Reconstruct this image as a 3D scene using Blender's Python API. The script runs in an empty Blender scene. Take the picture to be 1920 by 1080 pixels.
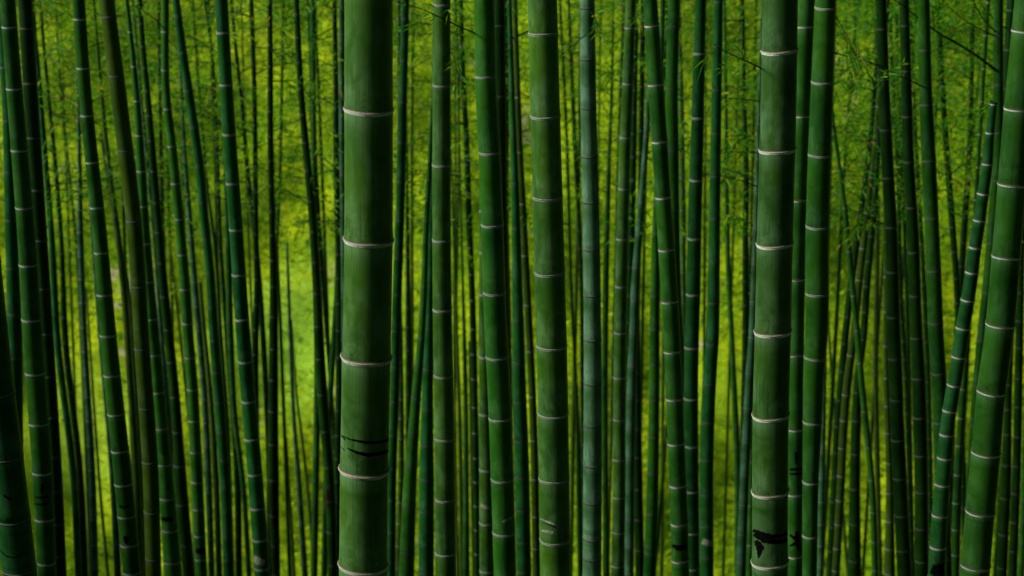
import bpy, math, random
import numpy as np
from mathutils import Vector

# ------------------------------------------------------------------ camera, sky, sun, exposure
scene = bpy.context.scene
F_PX, PITCH = 3500.0, math.radians(17.0)
cam_data = bpy.data.cameras.new("camera")
cam = bpy.data.objects.new("camera", cam_data)
scene.collection.objects.link(cam)
cam.location = (0, 0, 0)
cam.rotation_euler = (math.radians(90) - PITCH, 0, 0)
cam_data.sensor_width = 36.0
cam_data.lens = F_PX / 1920 * 36.0
cam_data.clip_start, cam_data.clip_end = 0.1, 600
cam_data.dof.use_dof = True
cam_data.dof.focus_distance = 6.2
cam_data.dof.aperture_fstop = 5.0
scene.camera = cam

SUN_FROM = Vector((-0.95, -0.16, 0.60)).normalized()
SUN_EL = math.asin(SUN_FROM.z)
SUN_ROT = math.atan2(SUN_FROM.x, SUN_FROM.y)
world = bpy.data.worlds.new("World")
scene.world = world
world.use_nodes = True
wt = world.node_tree
wt.nodes.clear()
sky = wt.nodes.new("ShaderNodeTexSky")
sky.sky_type = 'NISHITA'
sky.sun_disc = False
sky.sun_elevation = SUN_EL
sky.sun_rotation = SUN_ROT
bg = wt.nodes.new("ShaderNodeBackground")
bg.inputs['Strength'].default_value = 0.05
wo = wt.nodes.new("ShaderNodeOutputWorld")
wt.links.new(sky.outputs[0], bg.inputs[0])
wt.links.new(bg.outputs[0], wo.inputs[0])
sd = bpy.data.lights.new("sun", 'SUN')
sd.energy = 1.5
sd.angle = math.radians(14)
sd.color = (1.0, 0.95, 0.86)
sun = bpy.data.objects.new("sun", sd)
scene.collection.objects.link(sun)
sun.rotation_euler = SUN_FROM.to_track_quat('Z', 'Y').to_euler()

scene.view_settings.view_transform = 'Standard'
scene.view_settings.look = 'None'
scene.view_settings.exposure = 1.65
scene.view_settings.gamma = 1.0
scene.cycles.max_bounces = 6
scene.cycles.diffuse_bounces = 3
scene.cycles.transmission_bounces = 3
scene.cycles.use_denoising = True

random.seed(7)
rng = np.random.default_rng(11)
COL = scene.collection

# ------------------------------------------------------------------ projection helpers (pixels of the 1920x1080 photo)
CP, SP = math.cos(PITCH), math.sin(PITCH)


def ray(x, y):
    a, b = (x - 960) / F_PX, (540 - y) / F_PX
    return np.array([a, CP + b * SP, -SP + b * CP])


def at(x, y, d):
    """the point of the viewing ray that is d metres ahead (horizontally), and its depth"""
    r = ray(x, y)
    t = d / r[1]
    return r * t, t


# ------------------------------------------------------------------ node helpers
def new_mat(name):
    m = bpy.data.materials.new(name)
    m.use_nodes = True
    nt = m.node_tree
    nt.nodes.clear()
    return m, nt


def N(nt, kind, **kw):
    n = nt.nodes.new(kind)
    for k, v in kw.items():
        if k.startswith('i_'):
            key = k[2:].replace('_', ' ')
            n.inputs[key].default_value = v
        else:
            setattr(n, k, v)
    return n


def ramp(nt, src, stops):
    r = nt.nodes.new("ShaderNodeValToRGB")
    els = r.color_ramp.elements
    while len(els) < len(stops):
        els.new(0.5)
    for e, (p, c) in zip(els, stops):
        e.position = p
        e.color = (c, c, c, 1) if not isinstance(c, tuple) else (*c, 1)
    nt.links.new(src, r.inputs[0])
    return r.outputs[0]


def mixc(nt, fac, a, b, mode='MIX'):
    m = nt.nodes.new("ShaderNodeMix")
    m.data_type = 'RGBA'
    m.blend_type = mode
    for v, i in ((fac, 0), (a, 6), (b, 7)):
        if hasattr(v, 'links'):
            nt.links.new(v, m.inputs[i])
        else:
            m.inputs[i].default_value = v if i == 0 else (*v, 1)
    return m.outputs[2]


def mathn(nt, op, a, b=None):
    m = nt.nodes.new("ShaderNodeMath")
    m.operation = op
    for v, i in ((a, 0), (b, 1)):
        if v is None:
            continue
        if hasattr(v, 'links'):
            nt.links.new(v, m.inputs[i])
        else:
            m.inputs[i].default_value = v
    return m.outputs[0]


def culm_mat(name, bare, bare2, wax, film, rough=0.42, blotch=0.55):
    """bamboo skin: glossy green stem under a rubbed, greyish wax film; film thicker next to the joints"""
    m, nt = new_mat(name)
    L = nt.links.new
    uv = N(nt, "ShaderNodeUVMap", uv_map="skin")
    oi = N(nt, "ShaderNodeObjectInfo")
    # fibre streaks run along the stem
    mp = N(nt, "ShaderNodeMapping")
    mp.inputs['Scale'].default_value = (230, 5, 1)
    L(uv.outputs[0], mp.inputs[0])
    fib = N(nt, "ShaderNodeTexNoise", i_Scale=1.0, i_Detail=4.0, i_Roughness=0.65, noise_dimensions='4D')
    L(mp.outputs[0], fib.inputs['Vector']); L(mathn(nt, 'MULTIPLY', oi.outputs['Random'], 50), fib.inputs['W'])
    mp2 = N(nt, "ShaderNodeMapping")
    mp2.inputs['Scale'].default_value = (17, 8, 1)
    L(uv.outputs[0], mp2.inputs[0])
    blo = N(nt, "ShaderNodeTexNoise", i_Scale=1.0, i_Detail=5.0, i_Roughness=0.6, i_Distortion=0.6, noise_dimensions='4D')
    L(mp2.outputs[0], blo.inputs['Vector']); L(mathn(nt, 'MULTIPLY', oi.outputs['Random'], 31), blo.inputs['W'])
    mp3 = N(nt, "ShaderNodeMapping")
    mp3.inputs['Scale'].default_value = (6, 2.2, 1)
    L(uv.outputs[0], mp3.inputs[0])
    big = N(nt, "ShaderNodeTexNoise", i_Scale=1.0, i_Detail=2.0, noise_dimensions='4D')
    L(mp3.outputs[0], big.inputs['Vector']); L(mathn(nt, 'MULTIPLY', oi.outputs['Random'], 77), big.inputs['W'])
    at_w = N(nt, "ShaderNodeAttribute", attribute_name="wax")
    at_m = N(nt, "ShaderNodeAttribute", attribute_name="mould")
    base = mixc(nt, ramp(nt, big.outputs[0], [(0.35, 0.0), (0.65, 1.0)]), bare, bare2)
    fm = mathn(nt, 'MULTIPLY', ramp(nt, blo.outputs[0], [(0.5 - 0.16 * blotch, 0.3 if blotch > .3 else .7), (0.5 + 0.2 * blotch, 1.2)]), film)
    fm = mathn(nt, 'MULTIPLY', fm, ramp(nt, fib.outputs[0], [(0.3, 0.55), (0.7, 1.3)]))
    at_l = N(nt, "ShaderNodeAttribute", attribute_name="along")
    lower = ramp(nt, at_l.outputs['Fac'], [(0.0, 0.7), (0.2, 0.35), (0.8, 1.35), (0.97, 0.9)])
    fm = mathn(nt, 'MULTIPLY', fm, lower)
    fm = mathn(nt, 'ADD', fm, mathn(nt, 'MULTIPLY', at_w.outputs['Fac'], ramp(nt, fib.outputs[0], [(0.3, 0.35), (0.68, 1.0)])))
    fm = mathn(nt, 'MINIMUM', fm, 0.95)
    c = mixc(nt, fm, base, wax)
    # fine dark fibres
    c = mixc(nt, ramp(nt, fib.outputs[0], [(0.28, 0.5), (0.44, 0.0)]), c, (bare[0] * .3, bare[1] * .3, bare[2] * .3))
    # sooty mould specks, thicker just above each joint
    sp = N(nt, "ShaderNodeTexNoise", i_Scale=1.0, i_Detail=6.0, i_Roughness=0.75, noise_dimensions='4D')
    mp4 = N(nt, "ShaderNodeMapping")
    mp4.inputs['Scale'].default_value = (190, 120, 1)
    L(uv.outputs[0], mp4.inputs[0]); L(mp4.outputs[0], sp.inputs['Vector']); L(mathn(nt, 'MULTIPLY', oi.outputs['Random'], 13), sp.inputs['W'])
    mm = mathn(nt, 'ADD', sp.outputs[0], mathn(nt, 'MULTIPLY', at_m.outputs['Fac'], 0.10))
    c = mixc(nt, ramp(nt, mm, [(0.64, 0.0), (0.72, 0.85)]), c, (0.006, 0.010, 0.003))
    vo = N(nt, "ShaderNodeTexVoronoi", i_Scale=55.0, i_Randomness=1.0)
    L(uv.outputs[0], vo.inputs['Vector'])
    fleck = mathn(nt, 'MULTIPLY', ramp(nt, vo.outputs['Distance'], [(0.05, 1.0), (0.11, 0.0)]), ramp(nt, big.outputs[0], [(0.55, 0.0), (0.66, 0.5)]))
    c = mixc(nt, fleck, c, wax)
    # darker rubbed and wet patches low on the stems
    rb = N(nt, "ShaderNodeTexNoise", i_Scale=11.0, i_Detail=4.0, i_Distortion=1.6, noise_dimensions='4D')
    L(uv.outputs[0], rb.inputs['Vector']); L(mathn(nt, 'MULTIPLY', oi.outputs['Random'], 5), rb.inputs['W'])
    c = mixc(nt, ramp(nt, rb.outputs[0], [(0.52, 0.0), (0.62, 0.45 * blotch)]), c, (bare[0] * .7, bare[1] * .6, bare[2] * .7))
    # per-stem value variation
    hs = N(nt, "ShaderNodeHueSaturation")
    L(c, hs.inputs['Color'])
    L(mathn(nt, 'ADD', mathn(nt, 'MULTIPLY', oi.outputs['Random'], 0.36), 0.68), hs.inputs['Value'])
    b = N(nt, "ShaderNodeBsdfPrincipled")
    L(hs.outputs[0], b.inputs['Base Color'])
    L(ramp(nt, fm, [(0.1, rough), (0.8, 0.75)]), b.inputs['Roughness'])
    b.inputs['Specular IOR Level'].default_value = 0.10
    bp = N(nt, "ShaderNodeBump", i_Strength=0.12, i_Distance=0.0008)
    L(fib.outputs[0], bp.inputs['Height']); L(bp.outputs[0], b.inputs['Normal'])
    o = N(nt, "ShaderNodeOutputMaterial")
    L(b.outputs[0], o.inputs[0])
    return m


MATS = {
    'green': culm_mat('culm_green', (0.002, 0.046, 0.001), (0.020, 0.100, 0.001), (0.10, 0.27, 0.09), 0.18),
    'olive': culm_mat('culm_olive', (0.010, 0.066, 0.001), (0.044, 0.132, 0.001), (0.16, 0.33, 0.12), 0.34),
    'moss': culm_mat('culm_moss', (0.014, 0.044, 0.001), (0.034, 0.070, 0.001), (0.11, 0.17, 0.06), 0.20),
    'teal': culm_mat('culm_bluish', (0.001, 0.040, 0.003), (0.008, 0.076, 0.004), (0.07, 0.25, 0.12), 0.18),
    'pale': culm_mat('culm_waxy', (0.008, 0.080, 0.006), (0.024, 0.105, 0.006), (0.16, 0.33, 0.19), 0.62, blotch=.2),
    'slate': culm_mat('culm_slate', (0.004, 0.038, 0.005), (0.010, 0.058, 0.006), (0.09, 0.21, 0.13), 0.36, blotch=.2),
    'frost': culm_mat('culm_frosted', (0.007, 0.056, 0.001), (0.030, 0.098, 0.001), (0.14, 0.29, 0.12), 0.36),
    'dark': culm_mat('culm_dark', (0.001, 0.019, 0.001), (0.006, 0.035, 0.001), (0.05, 0.12, 0.04), 0.10),
}


def ring_mat():
    m, nt = new_mat('joint_ring')
    L = nt.links.new
    a = N(nt, "ShaderNodeAttribute", attribute_name="tint")
    tc = N(nt, "ShaderNodeTexCoord")
    n1 = N(nt, "ShaderNodeTexNoise", i_Scale=160.0, i_Detail=4.0, i_Roughness=0.7)
    L(tc.outputs['Object'], n1.inputs['Vector'])
    c = mixc(nt, ramp(nt, n1.outputs[0], [(0.38, 0.7), (0.48, 0.0)]), a.outputs['Color'], (0.05, 0.07, 0.025))
    b = N(nt, "ShaderNodeBsdfPrincipled", i_Roughness=0.8)
    L(c, b.inputs['Base Color'])
    bp = N(nt, "ShaderNodeBump", i_Strength=0.5, i_Distance=0.001)
    L(n1.outputs[0], bp.inputs['Height']); L(bp.outputs[0], b.inputs['Normal'])
    o = N(nt, "ShaderNodeOutputMaterial")
    L(b.outputs[0], o.inputs[0])
    return m


def leaf_mat(name, stops, transl=0.5):
    m, nt = new_mat(name)
    L = nt.links.new
    a = N(nt, "ShaderNodeAttribute", attribute_name="rnd")
    c = ramp(nt, a.outputs['Fac'], stops)
    d = N(nt, "ShaderNodeBsdfPrincipled", i_Roughness=0.55)
    d.inputs['Specular IOR Level'].default_value = 0.2
    t = N(nt, "ShaderNodeBsdfTranslucent")
    L(c, d.inputs['Base Color']); L(c, t.inputs['Color'])
    mx = N(nt, "ShaderNodeMixShader")
    mx.inputs[0].default_value = transl
    L(d.outputs[0], mx.inputs[1]); L(t.outputs[0], mx.inputs[2])
    o = N(nt, "ShaderNodeOutputMaterial")
    L(mx.outputs[0], o.inputs[0])
    return m


def plain_mat(name, col, rough=0.7, noise=0.0, scale=40):
    m, nt = new_mat(name)
    L = nt.links.new
    b = N(nt, "ShaderNodeBsdfPrincipled", i_Roughness=rough)
    b.inputs['Specular IOR Level'].default_value = 0.05
    if noise:
        tc = N(nt, "ShaderNodeTexCoord")
        n1 = N(nt, "ShaderNodeTexNoise", i_Scale=float(scale), i_Detail=4.0)
        L(tc.outputs['Object'], n1.inputs['Vector'])
        c = mixc(nt, ramp(nt, n1.outputs[0], [(0.35, 0.0), (0.65, 1.0)]), tuple(v * (1 - noise) for v in col), tuple(v * (1 + noise) for v in col))
        L(c, b.inputs['Base Color'])
    else:
        b.inputs['Base Color'].default_value = (*col, 1)
    o = N(nt, "ShaderNodeOutputMaterial")
    L(b.outputs[0], o.inputs[0])
    return m


RING = ring_mat()
LEAF_NEAR = leaf_mat('leaf_green', [(0.0, (0.01, 0.10, 0.002)), (0.5, (0.06, 0.28, 0.003)), (0.86, (0.24, 0.45, 0.003)), (1.0, (0.38, 0.26, 0.03))])
LEAF_FAR = leaf_mat('leaf_yellow_green', [(0.0, (0.015, 0.07, 0.001)), (0.3, (0.065, 0.18, 0.001)), (0.6, (0.27, 0.43, 0.001)), (0.9, (0.66, 0.80, 0.02)), (1.0, (0.60, 0.32, 0.02))], 0.5)
GRASS = leaf_mat('hill_grass', [(0.0, (0.04, 0.12, 0.001)), (0.45, (0.22, 0.40, 0.001)), (0.85, (0.56, 0.70, 0.02)), (1.0, (0.66, 0.60, 0.12))], 0.4)
TWIG = plain_mat('twig', (0.008, 0.018, 0.003), 0.6, 0.4)
INK = plain_mat('black_ink', (0.0012, 0.0015, 0.001), 0.95, 0.5, 60)
SCRATCH = plain_mat('bare_scratch', (0.20, 0.22, 0.15), 0.8, 0.5, 120)
RUST = plain_mat('rust_red', (0.012, 0.003, 0.001), 0.7, 0.6, 12)


# ------------------------------------------------------------------ mesh helper
def mesh_obj(name, V, Fq, mat, parent=None, attrs=None, uv=None, smooth=True, tri=False):
    me = bpy.data.meshes.new(name)
    V = np.asarray(V, dtype=np.float32)
    Fq = np.asarray(Fq, dtype=np.int32)
    k = Fq.shape[1]
    me.vertices.add(len(V)); me.vertices.foreach_set('co', V.ravel())
    me.loops.add(Fq.size); me.loops.foreach_set('vertex_index', Fq.ravel())
    me.polygons.add(len(Fq))
    me.polygons.foreach_set('loop_start', np.arange(0, Fq.size, k, dtype=np.int32))
    me.polygons.foreach_set('loop_total', np.full(len(Fq), k, dtype=np.int32))
    me.polygons.foreach_set('use_smooth', np.full(len(Fq), smooth))
    me.update(calc_edges=True)
    for an, arr in (attrs or {}).items():
        arr = np.asarray(arr, dtype=np.float32)
        if arr.ndim == 1:
            a = me.attributes.new(an, 'FLOAT', 'POINT'); a.data.foreach_set('value', arr)
        else:
            a = me.attributes.new(an, 'FLOAT_COLOR', 'POINT'); a.data.foreach_set('color', arr.ravel())
    if uv is not None:
        u = me.uv_layers.new(name='skin'); u.data.foreach_set('uv', np.asarray(uv, dtype=np.float32).ravel())
    me.materials.append(mat)
    me.validate()
    o = bpy.data.objects.new(name, me)
    COL.objects.link(o)
    if parent is not None:
        o.parent = parent
    return o


# ------------------------------------------------------------------ terrain
def terrain(x, y):
    y = np.asarray(y, dtype=float); x = np.asarray(x, dtype=float)
    z = np.interp(y, [-60, 0, 3, 44, 52, 58, 78, 120, 200, 320], [12, -1.7, -3.0, -25.0, -30.0, -29.5, -13.0, 15, 48, 70])
    far = np.clip((y - 46) / 14, 0, 1)
    z = z + 0.12 * np.sin(x * 0.9 + y * 0.5) + 0.1 * np.sin(x * 0.37 - y * 0.71 + 1.0)
    z = z + far * (0.9 * np.sin(x * 0.21 + 0.6) + 0.6 * np.sin(x * 0.53 + y * 0.31) + 0.35 * np.sin(x * 1.3 - y * 0.9))
    return z


def build_ground():
    xs = np.concatenate([np.linspace(-240, -50, 20)[:-1], np.linspace(-50, 50, 101), np.linspace(50, 240, 20)[1:]])
    ys = np.concatenate([np.linspace(-60, 0, 20)[:-1], np.linspace(0, 100, 121), np.linspace(100, 320, 24)[1:]])
    X, Y = np.meshgrid(xs, ys)
    Z = terrain(X, Y)
    V = np.stack([X.ravel(), Y.ravel(), Z.ravel()], 1)
    nx, ny = len(xs), len(ys)
    i, j = np.meshgrid(np.arange(nx - 1), np.arange(ny - 1))
    a = (j * nx + i).ravel()
    Fq = np.stack([a, a + 1, a + nx + 1, a + nx], 1)
    m, nt = new_mat('hillside')
    L = nt.links.new
    tc = N(nt, "ShaderNodeTexCoord")
    n1 = N(nt, "ShaderNodeTexNoise", i_Scale=0.35, i_Detail=5.0, i_Roughness=0.6)
    n2 = N(nt, "ShaderNodeTexNoise", i_Scale=3.2, i_Detail=6.0, i_Roughness=0.7)
    n3 = N(nt, "ShaderNodeTexNoise", i_Scale=0.6, i_Detail=4.0)
    for n_ in (n1, n2, n3):
        L(tc.outputs['Object'], n_.inputs['Vector'])
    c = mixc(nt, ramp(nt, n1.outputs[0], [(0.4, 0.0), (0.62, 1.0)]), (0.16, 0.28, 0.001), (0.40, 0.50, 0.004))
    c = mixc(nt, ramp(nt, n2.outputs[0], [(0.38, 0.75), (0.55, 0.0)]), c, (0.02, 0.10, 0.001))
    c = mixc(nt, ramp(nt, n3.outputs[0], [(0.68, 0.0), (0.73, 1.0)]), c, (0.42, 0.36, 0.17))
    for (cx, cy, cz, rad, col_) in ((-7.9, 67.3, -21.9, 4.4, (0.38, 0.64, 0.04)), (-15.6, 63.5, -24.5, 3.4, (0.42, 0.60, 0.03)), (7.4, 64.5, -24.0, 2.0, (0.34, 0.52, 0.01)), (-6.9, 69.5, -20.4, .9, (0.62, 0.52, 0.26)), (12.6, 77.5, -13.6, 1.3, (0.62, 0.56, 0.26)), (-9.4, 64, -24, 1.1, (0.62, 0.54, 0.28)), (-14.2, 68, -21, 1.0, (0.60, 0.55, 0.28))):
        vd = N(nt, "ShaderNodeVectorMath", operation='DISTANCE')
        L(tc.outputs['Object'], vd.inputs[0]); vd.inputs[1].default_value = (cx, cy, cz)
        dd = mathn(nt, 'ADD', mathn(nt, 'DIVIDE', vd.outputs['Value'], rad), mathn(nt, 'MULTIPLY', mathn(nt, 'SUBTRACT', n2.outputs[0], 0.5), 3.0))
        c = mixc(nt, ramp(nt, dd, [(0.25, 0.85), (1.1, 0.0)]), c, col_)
    # leaf litter on the near slope
    sx = N(nt, "ShaderNodeSeparateXYZ"); L(tc.outputs['Object'], sx.inputs[0])
    near = ramp(nt, mathn(nt, 'MULTIPLY', sx.outputs[1], 0.01), [(0.44, 1.0), (0.52, 0.0)])
    c = mixc(nt, near, c, (0.035, 0.05, 0.010))
    b = N(nt, "ShaderNodeBsdfPrincipled", i_Roughness=0.95)
    b.inputs['Specular IOR Level'].default_value = 0.1
    L(c, b.inputs['Base Color'])
    bp = N(nt, "ShaderNodeBump", i_Strength=0.7, i_Distance=0.25)
    L(n2.outputs[0], bp.inputs['Height']); L(bp.outputs[0], b.inputs['Normal'])
    o = N(nt, "ShaderNodeOutputMaterial"); L(b.outputs[0], o.inputs[0])
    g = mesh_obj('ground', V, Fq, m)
    g['kind'] = 'structure'; g['label'] = 'green grassy hillside behind and below the bamboo'
    return g


build_ground()


# ------------------------------------------------------------------ leaves
def leaves_mesh(name, P, D, Ln, Wd, mat, parent=None, rnd=None):
    n = len(P)
    D = D / np.linalg.norm(D, axis=1, keepdims=True)
    R = rng.normal(size=(n, 3))
    S = np.cross(D, R); S /= np.linalg.norm(S, axis=1, keepdims=True)
    Ln = Ln[:, None]; Wd = Wd[:, None]
    Nn = np.cross(D, S)
    V = np.empty((n, 4, 3))
    V[:, 0] = P
    V[:, 1] = P + D * Ln * 0.42 + S * Wd * 0.5 + Nn * Wd * 0.15
    V[:, 2] = P + D * Ln + np.array([0, 0, -1.0]) * Ln * 0.15
    V[:, 3] = P + D * Ln * 0.42 - S * Wd * 0.5 + Nn * Wd * 0.15
    if rnd is None:
        rnd = rng.random(n)
    return mesh_obj(name, V.reshape(-1, 3), np.arange(n * 4).reshape(-1, 4), mat, parent, {'rnd': np.repeat(rnd, 4)}, smooth=False)


def build_far_foliage():
    """crowns of the bamboo rooted in the valley: leaf sprays hanging in tiers"""
    K = 5200
    d = rng.uniform(30, 50, K)
    x = rng.uniform(-0.34, 0.34, K) * d
    q = rng.beta(1.0, 1.7, K)                       # 0 high .. 1 low
    slope = -0.02 - 0.30 * q
    z = slope * d
    keep = rng.random(K) < 0.55 + 0.45 * np.sin(x * 1.7 + np.sin(z * 2.1) * 1.3) 
    d, x, z = d[keep], x[keep], z[keep]
    K = len(d)
    m = 24
    c = np.repeat(np.stack([x, d, z], 1), m, 0)
    n = K * m
    ax = np.repeat(rng.uniform(0, 2 * math.pi, K), m)
    t = rng.random(n)
    out = np.stack([np.cos(ax), np.sin(ax), 0.25 - 0.9 * t], 1)
    P = c + out * t[:, None] * 0.75 + rng.normal(size=(n, 3)) * 0.10
    D = np.stack([np.cos(ax), np.sin(ax), np.full(n, -0.45)], 1) + rng.normal(size=(n, 3)) * 0.55
    tone = np.repeat(np.clip(rng.random(K) * 0.85 + 0.22 * np.sin(x * 0.9 + z * 1.3) * np.cos(z * 2.1 - x * .4) + .03, 0, 1), m)
    rnd = np.clip(0.05 + 0.75 * tone + rng.normal(size=n) * 0.16, 0, 1)
    o = leaves_mesh('bamboo_foliage', P, D, rng.uniform(.10, .19, n), rng.uniform(.016, .028, n), LEAF_FAR, None, rnd)
    o['kind'] = 'stuff'; o['label'] = 'blurred yellow green bamboo foliage filling the background'


def build_mid_foliage():
    """darker leaf sprays hanging from the grove's side branches, thicker at the right"""
    K = 2600
    d = rng.uniform(15, 30, K)
    px = np.where(rng.random(K) < 0.36, rng.uniform(1540, 2150, K), rng.uniform(-250, 2150, K))
    py = -80 + 560 * rng.beta(1.0, 1.9, K)
    x = (px - 960) / F_PX * d * 1.02
    z = -d * np.tan(PITCH + (py - 540) / F_PX)
    m = 22
    c = np.repeat(np.stack([x, d, z], 1), m, 0)
    n = K * m
    az = np.repeat(rng.uniform(0, 2 * math.pi, K), m)
    t = rng.random(n)
    out = np.stack([np.cos(az), np.sin(az), 0.1 - 0.6 * t], 1)
    P = c + out * t[:, None] * 0.5 + rng.normal(size=(n, 3)) * 0.05
    D = out + rng.normal(size=(n, 3)) * 0.6
    rnd = np.clip(np.repeat(rng.random(K) * .8, m) + rng.normal(size=n) * .15, 0, 1)
    o = leaves_mesh('leaf_sprays', P, D, rng.uniform(.07, .12, n), rng.uniform(.010, .017, n), LEAF_NEAR, None, rnd)
    o['kind'] = 'stuff'; o['label'] = 'dark green bamboo leaf sprays hanging between the culms'


def build_undergrowth():
    n = 90000
    y = rng.uniform(54, 88, n)
    x = rng.uniform(-0.36, 0.36, n) * y
    tuft = 0.5 + 0.5 * np.sin(x * 1.9 + np.sin(y * 1.3) * 2) * np.cos(y * 1.7 + x * .6)
    keep = rng.random(n) < 0.25 + 0.75 * tuft
    for (cx, cy, rad) in ((-7.9, 67.3, 4.0), (-15.6, 63.5, 3.2), (7.4, 64.5, 2.0), (-6.9, 69.5, .9), (12.6, 77.5, 1.3), (-9.4, 64, .8)):
        keep &= (np.hypot(x - cx, y - cy) > rad * (0.6 + 0.5 * tuft)) | (rng.random(n) < .4)
    x, y, tuft = x[keep], y[keep], tuft[keep]; n = len(x)
    P = np.stack([x, y, terrain(x, y) - 0.05 + rng.random(n) * 0.35 * tuft], 1)
    D = np.stack([rng.normal(size=n) * .5, rng.normal(size=n) * .5 - .3, np.full(n, 0.8)], 1)
    rnd = np.clip(0.1 + 0.7 * tuft * rng.random(n) + 0.25 * rng.random(n), 0, 1)
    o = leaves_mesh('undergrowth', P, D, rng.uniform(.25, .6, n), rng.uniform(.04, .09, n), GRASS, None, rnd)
    o['kind'] = 'stuff'; o['label'] = 'bright green grass and ferns on the far slope'


def build_blocking_foliage():
    """unseen leaves added to block light overhead, behind and beside; open at upper left"""
    n = 90000
    P = np.stack([rng.uniform(-5, 28, n), rng.uniform(-12, 27, n), rng.uniform(6, 11, n)], 1)
    k = 60000
    Q = np.stack([rng.uniform(-7, 24, k), rng.uniform(-14, -5, k), rng.uniform(-3, 7, k)], 1)
    k2 = 60000
    Q2 = np.stack([rng.uniform(13, 20, k2), rng.uniform(-8, 24, k2), rng.uniform(-14, 7, k2)], 1)
    Q2[:, 0] += np.maximum(0, Q2[:, 1] * 0.3)
    k3 = 40000                                       # unseen leaves added low on the left to shade the feet of the stems
    y3 = rng.uniform(-2, 24, k3)
    x3 = -rng.uniform(4.5, 9, k3) - np.maximum(0, y3) * 0.34
    top = 1.0 - 0.27 * np.maximum(y3, 0)
    z3 = top - rng.random(k3) ** 1.3 * 5.0 - 0.3 * np.sin(y3 * 1.1)
    Q = np.concatenate([Q, np.stack([x3, y3, z3], 1)])
    P = np.concatenate([P, Q, Q2]); n = len(P)
    D = rng.normal(size=(n, 3)) * [1, 1, .5]; D[:, 2] -= .3
    o = leaves_mesh('light_blocking_foliage', P, D, rng.uniform(.4, .7, n), rng.uniform(.09, .17, n), LEAF_NEAR, None, rng.random(n) * .8)
    o['kind'] = 'stuff'; o['label'] = 'unseen foliage added above and around the culms to block light'


build_far_foliage()
build_mid_foliage()
build_undergrowth()
build_blocking_foliage()


# ------------------------------------------------------------------ bamboo culms
class Curve:
    """cubic through (y, centre x, width) in pixels; straight beyond its ends"""
    def __init__(s, pts):
        s.y = np.array([p[0] for p in pts], float)
        s.c = np.array([p[1] for p in pts], float)
        s.w = np.array([p[2] for p in pts], float)
        n = len(pts)
        s.m = np.zeros(n)
        dl = np.diff(s.c) / np.diff(s.y)
        s.m[0], s.m[-1] = dl[0], dl[-1]
        for i in range(1, n - 1):
            h0, h1 = s.y[i] - s.y[i - 1], s.y[i + 1] - s.y[i]
            s.m[i] = (dl[i - 1] * h1 + dl[i] * h0) / (h0 + h1)
        tot = (s.c[-1] - s.c[0]) / (s.y[-1] - s.y[0])
        s.e0, s.e1 = 0.5 * s.m[0] + 0.5 * tot, 0.5 * s.m[-1] + 0.5 * tot

    def at(s, y):
        if y <= s.y[0]:
            return s.c[0] + s.e0 * (y - s.y[0]), s.w[0] * (1 + 0.00005 * (y - s.y[0]))
        if y >= s.y[-1]:
            return s.c[-1] + s.e1 * (y - s.y[-1]), s.w[-1]
        i = int(np.searchsorted(s.y, y) - 1)
        h = s.y[i + 1] - s.y[i]; t = (y - s.y[i]) / h
        c = ((2 * t**3 - 3 * t**2 + 1) * s.c[i] + (t**3 - 2 * t**2 + t) * h * s.m[i]
             + (-2 * t**3 + 3 * t**2) * s.c[i + 1] + (t**3 - t**2) * h * s.m[i + 1])
        return c, s.w[i] + t * (s.w[i + 1] - s.w[i])


def elev(y):
    return PITCH + math.atan((y - 540) / F_PX)


# joint styles: colour stops along the joint, t from +1 (above) to -1 (below)
WHITE, CREAM, BROWN, BLACKISH = (0.70, 0.80, 0.66), (0.46, 0.48, 0.34), (0.035, 0.022, 0.008), (0.006, 0.008, 0.004)
STYLE = {
    'W': dict(stops=[(1, (0.03, 0.035, 0.012)), (0.35, BROWN), (0.12, (0.03, 0.02, 0.01)), (-0.05, WHITE), (-0.7, WHITE), (-1, (0.16, 0.22, 0.13))], wax=0.55, bump=.055),
    'B': dict(stops=[(1, (0.02, 0.03, 0.01)), (0.6, BROWN), (0.45, (0.12, 0.07, 0.03)), (0.25, CREAM), (0.05, (0.30, 0.27, 0.17)), (-0.1, WHITE), (-0.8, WHITE), (-1, (0.14, 0.20, 0.12))], wax=0.6, bump=.07),
    'P': dict(stops=[(1, (0.12, 0.15, 0.09)), (0.5, (0.36, 0.40, 0.31)), (0.25, BLACKISH), (-0.15, BLACKISH), (-0.3, (0.44, 0.46, 0.36)), (-0.8, (0.34, 0.40, 0.30)), (-1, (0.05, 0.09, 0.04))], wax=0.16, bump=.035),
    'D': dict(stops=[(1, (0.12, 0.16, 0.11)), (0.5, (0.10, 0.12, 0.09)), (0.2, BLACKISH), (-0.4, BLACKISH), (-1, (0.05, 0.09, 0.06))], wax=0.22, bump=.035),
    'F': dict(stops=[(1, (0.02, 0.05, 0.02)), (0.4, (0.05, 0.065, 0.04)), (0.0, (0.012, 0.014, 0.01)), (-0.4, (0.06, 0.09, 0.055)), (-1, (0.02, 0.05, 0.02))], wax=0.08, bump=.03),
    'L': dict(stops=[(1, (0.05, 0.08, 0.05)), (0.3, (0.05, 0.04, 0.03)), (0.0, (0.42, 0.52, 0.40)), (-0.7, (0.42, 0.52, 0.40)), (-1, (0.08, 0.13, 0.08))], wax=0.26, bump=.04),
}
CULMS = {}


def frame(p0, p1):
    t = np.array(p1) - np.array(p0); t /= np.linalg.norm(t)          # points up the stem
    e1 = np.cross(np.array([0., 1., 0.]), t); e1 /= np.linalg.norm(e1)   # to the right
    e2 = np.cross(e1, t); e2 = -e2 if e2[1] > 0 else e2              # towards the camera
    return t, e1, e2


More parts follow.
